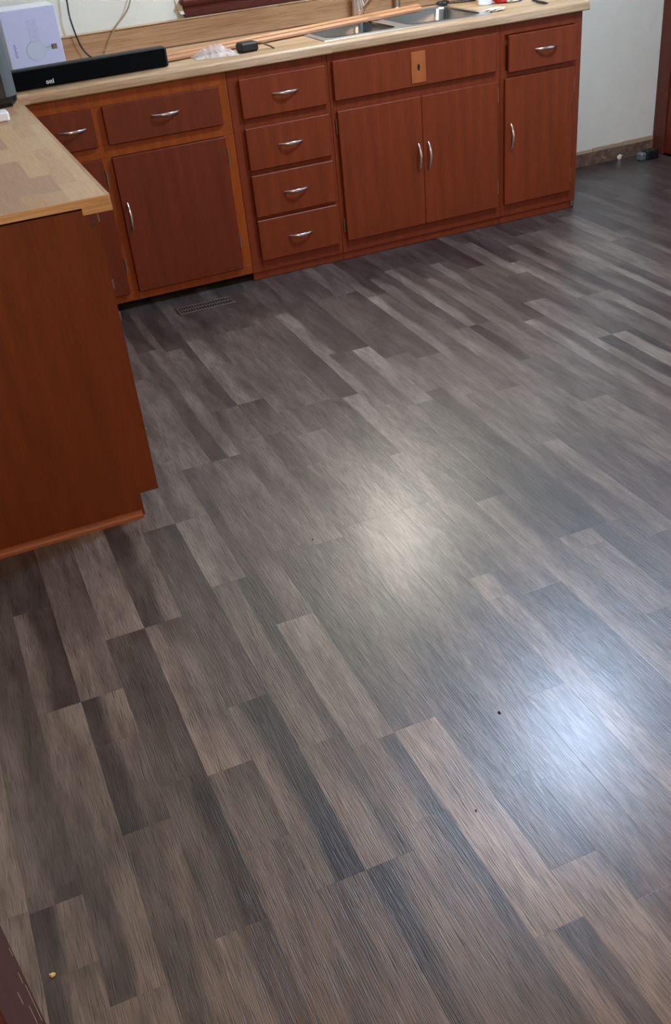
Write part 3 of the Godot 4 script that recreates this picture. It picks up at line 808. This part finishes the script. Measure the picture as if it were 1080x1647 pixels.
func build_counter_things():
	var yt := 0.9147
	# long black speaker bar
	var t := thing("soundbar", "long flat black speaker bar lying along the front of the back worktop", "soundbar")
	t.position = Vector3(-2.235, yt, -0.072); t.rotation.y = 0.028
	var s := mb(); cbox(s, Vector3(-0.375, 0.002, -0.045), Vector3(0.315, 0.072, 0.012), 0.006); obj("body", s, M.black, t)
	s = mb(); cbox(s, Vector3(-0.372, 0.006, 0.0118), Vector3(0.309, 0.068, 0.016), 0.003); obj("grille", s, M.blackcloth, t)
	s = mb(); cbox(s, Vector3(0.30, 0.001, -0.040), Vector3(0.317, 0.071, 0.008), 0.004); obj("end_cap", s, M.black, t)
	for x in [-0.3, 0.2]:
		s = mb(); cbox(s, Vector3(x, 0.0002, -0.03), Vector3(x + 0.06, 0.0025, 0.0), 0.0005); obj("foot", s, M.charcoal, t)
	var lt := TextMesh.new(); lt.text = "onl"; lt.font = SystemFont.new(); lt.font.font_names = PackedStringArray(["Droid Sans"]); lt.font.font_weight = 700
	lt.font_size = 16; lt.pixel_size = 0.0013; lt.depth = 0.001
	var lo := MeshInstance3D.new(); lo.name = "logo"; lo.mesh = lt; lo.material_override = M.whitelogo; lo.position = Vector3(-0.163, 0.019, 0.0166); t.add_child(lo, true)
	lo.set_meta("label", "small white logo letters")
	# carton of a light bulb
	t = thing("bulb_carton", "white carton with a printed light bulb standing behind the black speaker bar", "box", Vector3(-2.385, yt, -0.36))
	s = mb(); cbox(s, Vector3(-0.11, 0, -0.185), Vector3(0.11, 0.246, -0.0006), 0.0015); obj("carton", s, M.card, t)
	s = mb()
	var q := [Vector3(-0.108, 0.002, 0), Vector3(0.108, 0.002, 0), Vector3(0.108, 0.244, 0), Vector3(-0.108, 0.244, 0)]
	var uvs := [Vector2(0, 1), Vector2(1, 1), Vector2(1, 0), Vector2(0, 0)]
	for e in [0, 2, 1, 0, 3, 2]: vert(s, q[e], Vector3(0, 0, 1), uvs[e])
	cbox(s, Vector3(-0.108, 0.002, -0.0005), Vector3(0.108, 0.244, -0.0003), 0.0001)
	obj("printed_front", s, M.cardprint, t)
	s = mb(); cbox(s, Vector3(-0.109, 0.2462, -0.184), Vector3(0.109, 0.248, -0.004), 0.0008); obj("lid_flap", s, M.white, t)
	# dark rounded appliance on the left worktop, cut by the picture's edge
	t = thing("countertop_appliance", "dark rounded countertop appliance with corner highlight drawn in grey at the left edge of the picture", "appliance", Vector3(-2.714, 0.9147, 0.14))
	s = mb(); var loops := []
	for lv in [[0.0, 0.012], [0.012, 0.003], [0.03, 0.0], [0.29, 0.004], [0.315, 0.016], [0.325, 0.04]]:
		var loop := []
		for p in rrect(-0.16 + lv[1], 0.155 - lv[1], -0.13 + lv[1], 0.115 - lv[1], 0.05, 8): loop.append(Vector3(p.x, lv[0] + 0.004, p.y))
		loops.append(loop)
	for i in loops.size() - 1: band(s, loops[i], loops[i + 1], false, Vector3(0, 0.15, 0))
	face(s, loops[0], Vector3(0, 0.15, 0)); face(s, loops[-1], Vector3(0, 0.15, 0)); obj("housing", s, M.charcoal, t)
	s = mb()
	var arc := []
	for i in 9:
		var a := 0.15 + (PI / 2 - 0.3) * i / 8.0
		arc.append(Vector2(0.105 + 0.0505 * cos(a), 0.065 + 0.0505 * sin(a)))
	for i in 8:
		var a: Vector2 = arc[i]; var b: Vector2 = arc[i + 1]
		face(s, [Vector3(a.x, 0.035, a.y), Vector3(b.x, 0.035, b.y), Vector3(b.x, 0.29, b.y), Vector3(a.x, 0.29, a.y)], Vector3(0.1, 0.16, 0.06))
	obj("corner_glint", s, M.greyplastic, t)  # light catching the rounded corner, drawn as a grey strip
	s = mb(); cbox(s, Vector3(-0.14, 0, -0.11), Vector3(0.13, 0.0045, 0.10), 0.001); obj("foot", s, M.kick, t)
	t = thing("power_adapter", "small white plug adapter in front of the dark appliance on left worktop", "adapter", Vector3(-2.652, 0.9147, 0.49))
	s = mb(); cbox(s, Vector3(-0.03, 0, -0.03), Vector3(0.022, 0.032, 0.03), 0.006); obj("block", s, M.white, t)
	s = mb(); tube(s, [Vector3(0, 0.012, -0.03), Vector3(0.02, 0.006, -0.08), Vector3(0.01, 0.006, -0.16), Vector3(-0.03, 0.006, -0.22)], [0.004], 8); obj("cord", s, M.cord, t)
	# cords hanging on the wall
	s = mb(); tube(s, curve([Vector3(-2.185, 1.45, -0.594), Vector3(-2.187, 1.25, -0.575), Vector3(-2.187, 1.154, -0.565), Vector3(-2.19, 1.084, -0.56), Vector3(-2.174, 0.992, -0.56), Vector3(-2.151, 0.943, -0.555), Vector3(-2.12, 0.9195, -0.51), Vector3(-2.10, 0.9190, -0.30), Vector3(-2.15, 0.919, -0.15), Vector3(-2.17, 0.935, -0.118)]), [0.0036], 8)
	tag(obj("hanging_cable", s, M.cord), "black power cord hanging down the wall behind the speaker bar", "cord")
	s = mb(); tube(s, curve([Vector3(-1.88, 1.35, -0.594), Vector3(-1.895, 1.18, -0.585), Vector3(-1.918, 1.119, -0.573), Vector3(-1.946, 1.076, -0.572), Vector3(-2.007, 1.024, -0.568), Vector3(-2.05, 0.97, -0.565), Vector3(-2.074, 0.925, -0.555), Vector3(-2.08, 0.918, -0.50), Vector3(-2.06, 0.918, -0.36)]), [0.0032], 8)
	tag(obj("thin_cable", s, M.beigecord), "thin beige brown cable trailing down the wall to the backsplash", "cable")
	# lengths of wooden moulding
	strip_of_wood(Vector3(-2.06, 0.9192, -0.255), Vector3(-0.565, 0.922, -0.545), 0.040, 0.014, "long thin wooden moulding strip lying nearest the backsplash across the worktop")
	strip_of_wood(Vector3(-2.06, 0.9192, -0.155), Vector3(-0.606, 0.921, -0.440), 0.046, 0.016, "long thin wooden moulding strip lying nearer the front across the left sink bowl")
	# clear crumpled film
	s = mb(); var n := noise(44, 9.0, 3)
	var gx := 14; var gz := 8
	var fp := func(i: int, j: int) -> Vector3:
		var u := i / float(gx); var v := j / float(gz)
		var e := sin(PI * u) * sin(PI * v)
		return Vector3(-1.80 + 0.17 * u + 0.02 * n.get_noise_2d(v * 3, 9), yt + 0.003 + e * (0.026 + 0.06 * absf(n.get_noise_2d(u * 1.2, v))) , -0.195 + 0.10 * v + 0.055 * u + 0.02 * n.get_noise_2d(u * 3, 4))
	for i in gx:
		for j in gz:
			var qd := [fp.call(i, j), fp.call(i + 1, j), fp.call(i + 1, j + 1), fp.call(i, j + 1)]
			face(s, [qd[0], qd[1], qd[2]], qd[0] - Vector3(0, 1, 0)); face(s, [qd[0], qd[2], qd[3]], qd[0] - Vector3(0, 1, 0))
	tag(obj("plastic_wrap", s, M.film), "crumpled clear plastic wrapping on the worktop beside the black charger", "plastic wrap")
	# charger with brown cord
	t = thing("charger", "small black power brick with a short brown cord on the worktop", "charger", Vector3(-1.567, yt, -0.118))
	t.rotation.y = 0.12
	s = mb(); cbox(s, Vector3(-0.040, 0.0, -0.03), Vector3(0.040, 0.036, 0.03), 0.007); obj("brick", s, M.black, t)
	s = mb(); tube(s, curve([Vector3(0.038, 0.022, 0.0), Vector3(0.06, 0.024, 0.004), Vector3(0.085, 0.012, 0.03), Vector3(0.092, 0.0035, 0.062)]), [0.0034], 8); obj("cord", s, M.browncord, t)
	# right end of the worktop
	t = thing("bottle", "pale white plastic bottle standing on the worktop right of the sink", "bottle", Vector3(-0.322, yt, -0.33))
	s = mb(); lathe(s, Vector3.ZERO, [Vector2(0.001, 0), Vector2(0.030, 0), Vector2(0.033, 0.004), Vector2(0.033, 0.13), Vector2(0.028, 0.15), Vector2(0.014, 0.165), Vector2(0.014, 0.175)], 24); obj("body", s, M.bottle, t)
	s = mb(); lathe(s, Vector3(0, 0.1752, 0), [Vector2(0.001, 0), Vector2(0.017, 0), Vector2(0.016, 0.022), Vector2(0.001, 0.023)], 18); obj("cap", s, M.white, t)
	t = thing("snack_packet", "crumpled red white and blue packet behind the sink's right end", "packet", Vector3(-0.222, yt, -0.295))
	s = mb(); blob(s, Vector3(-0.012, 0.0105, -0.012), Vector3(0.050, 0.013, 0.034), 3, 0.5); obj("red_side", s, M.redfoil, t)
	s = mb(); blob(s, Vector3(0.040, 0.0085, 0.005), Vector3(0.028, 0.010, 0.026), 6, 0.5); obj("blue_side", s, M.bluefoil, t)
	s = mb(); blob(s, Vector3(0.012, 0.0090, 0.022), Vector3(0.040, 0.011, 0.018), 9, 0.5); obj("white_side", s, M.paper, t)
	s = mb(); tube(s, [Vector3(-0.148, yt + 0.006, -0.205), Vector3(-0.168, yt + 0.006, -0.12), Vector3(-0.176, yt + 0.007, -0.06), Vector3(-0.170, yt + 0.006, -0.04)], [0.004, 0.006, 0.006, 0.003], 8)
	tag(obj("metal_bracket", s, M.charcoal), "slim dark bent metal tool lying near the worktop's right end", "tool")
	s = mb(); tube(s, [Vector3(-0.415, yt + 0.005, -0.535), Vector3(-0.35, yt + 0.005, -0.51), Vector3(-0.285, yt + 0.005, -0.485)], [0.004, 0.005, 0.004], 8)
	tag(obj("dark_rod", s, M.charcoal), "thin dark rod lying on the worktop behind the bottle", "rod")
	s = mb(); blob(s, Vector3(-0.455, 0.9275, -0.500), Vector3(0.034, 0.011, 0.024), 15, 0.3)
	tag(obj("dark_sponge", s, M.black), "flat dark sponge at the back right corner of the sink", "sponge")
	s = mb(); blob(s, Vector3(-0.405, yt + 0.007, -0.10), Vector3(0.045, 0.008, 0.028), 21, 0.6)
	tag(obj("paper_scrap", s, M.paper), "small pale crumpled paper scrap at the sink's right front corner", "paper")

func curve(p: Array) -> Array:
	var out := []
	for i in p.size() - 1:
		var a: Vector3 = p[maxi(i - 1, 0)]; var b: Vector3 = p[i]; var c: Vector3 = p[i + 1]; var d: Vector3 = p[mini(i + 2, p.size() - 1)]
		for k in 5: out.append(b.cubic_interpolate(c, a, d, k / 5.0))
	out.append(p[-1])
	return out

# ================= things on the floor =================
func build_floor_things():
	var t := thing("floor_vent", "dark bronze slotted floor vent in front of the corner cabinet", "vent", Vector3(-1.992, 0.0002, 0.158))
	t.rotation.y = -0.0
	var s := mb()
	for b in [[-0.126, 0.126, -0.044, -0.034], [-0.126, 0.126, 0.034, 0.044], [-0.126, -0.114, -0.034, 0.034], [0.114, 0.126, -0.034, 0.034], [-0.114, 0.114, -0.003, 0.003]]:
		cbox(s, Vector3(b[0], 0, b[2]), Vector3(b[1], 0.004, b[3]), 0.001)
	obj("frame", s, M.bronze, t)
	s = mb(); cbox(s, Vector3(-0.114, 0.0001, -0.034), Vector3(0.114, 0.0006, 0.034), 0.0001); obj("duct_opening", s, M.slot, t)
	s = mb()
	for i in 19:
		var x := -0.108 + i * 0.012
		cbox(s, Vector3(x - 0.0032, 0.0008, -0.034), Vector3(x + 0.0032, 0.0036, -0.0032), 0.0006); cbox(s, Vector3(x - 0.0032, 0.0008, 0.0032), Vector3(x + 0.0032, 0.0036, 0.034), 0.0006)
	var g := obj("louvres", s, M.bronze, t); g.set_meta("kind", "stuff")
	t = thing("black_box", "small black box lying on the floor beside the dark red door", "box", Vector3(0.800, 0.0, -0.488)); t.rotation.y = 0.06
	s = mb(); cbox(s, Vector3(-0.028, 0, -0.028), Vector3(0.052, 0.046, 0.028), 0.004); obj("body", s, M.black, t)
	s = mb(); cbox(s, Vector3(-0.066, 0, -0.024), Vector3(-0.0285, 0.040, 0.022), 0.006); obj("grey_end", s, M.greyplastic, t)
	s = mb(); blob(s, Vector3(0.674, 0.0125, -0.578), Vector3(0.016, 0.015, 0.008), 31, 0.5)
	tag(obj("white_scrap", s, M.paper), "tiny white scrap lying against the dirty baseboard", "scrap")
	s = mb(); blob(s, Vector3(-3.1565, 0.0032, 3.112), Vector3(0.0055, 0.004, 0.004), 33, 0.5, 10, 7)
	tag(obj("crumb", s, M.crumb), "tiny pale yellow crumb on the dark plank at bottom left", "crumb")
	s = mb(); blob(s, Vector3(-2.150, 0.0012, 2.915), Vector3(0.0028, 0.0014, 0.0045), 35, 0.4, 8, 6)
	tag(obj("dark_speck", s, M.kick), "tiny dark speck on the floor near the bluish glare", "speck", "dark specks on the glossy planks")
	for e in [[-2.327, 3.128, "tiny dark speck on the pale plank below the bluish glare"], [-2.256, 2.083, "tiny dark speck on the floor left of the whitish glare"]]:
		s = mb(); blob(s, Vector3(e[0], 0.0010, e[1]), Vector3(0.0018, 0.0012, 0.003), 36, 0.4, 8, 6)
		tag(obj("dark_speck", s, M.kick), e[2], "speck", "dark specks on the glossy planks")
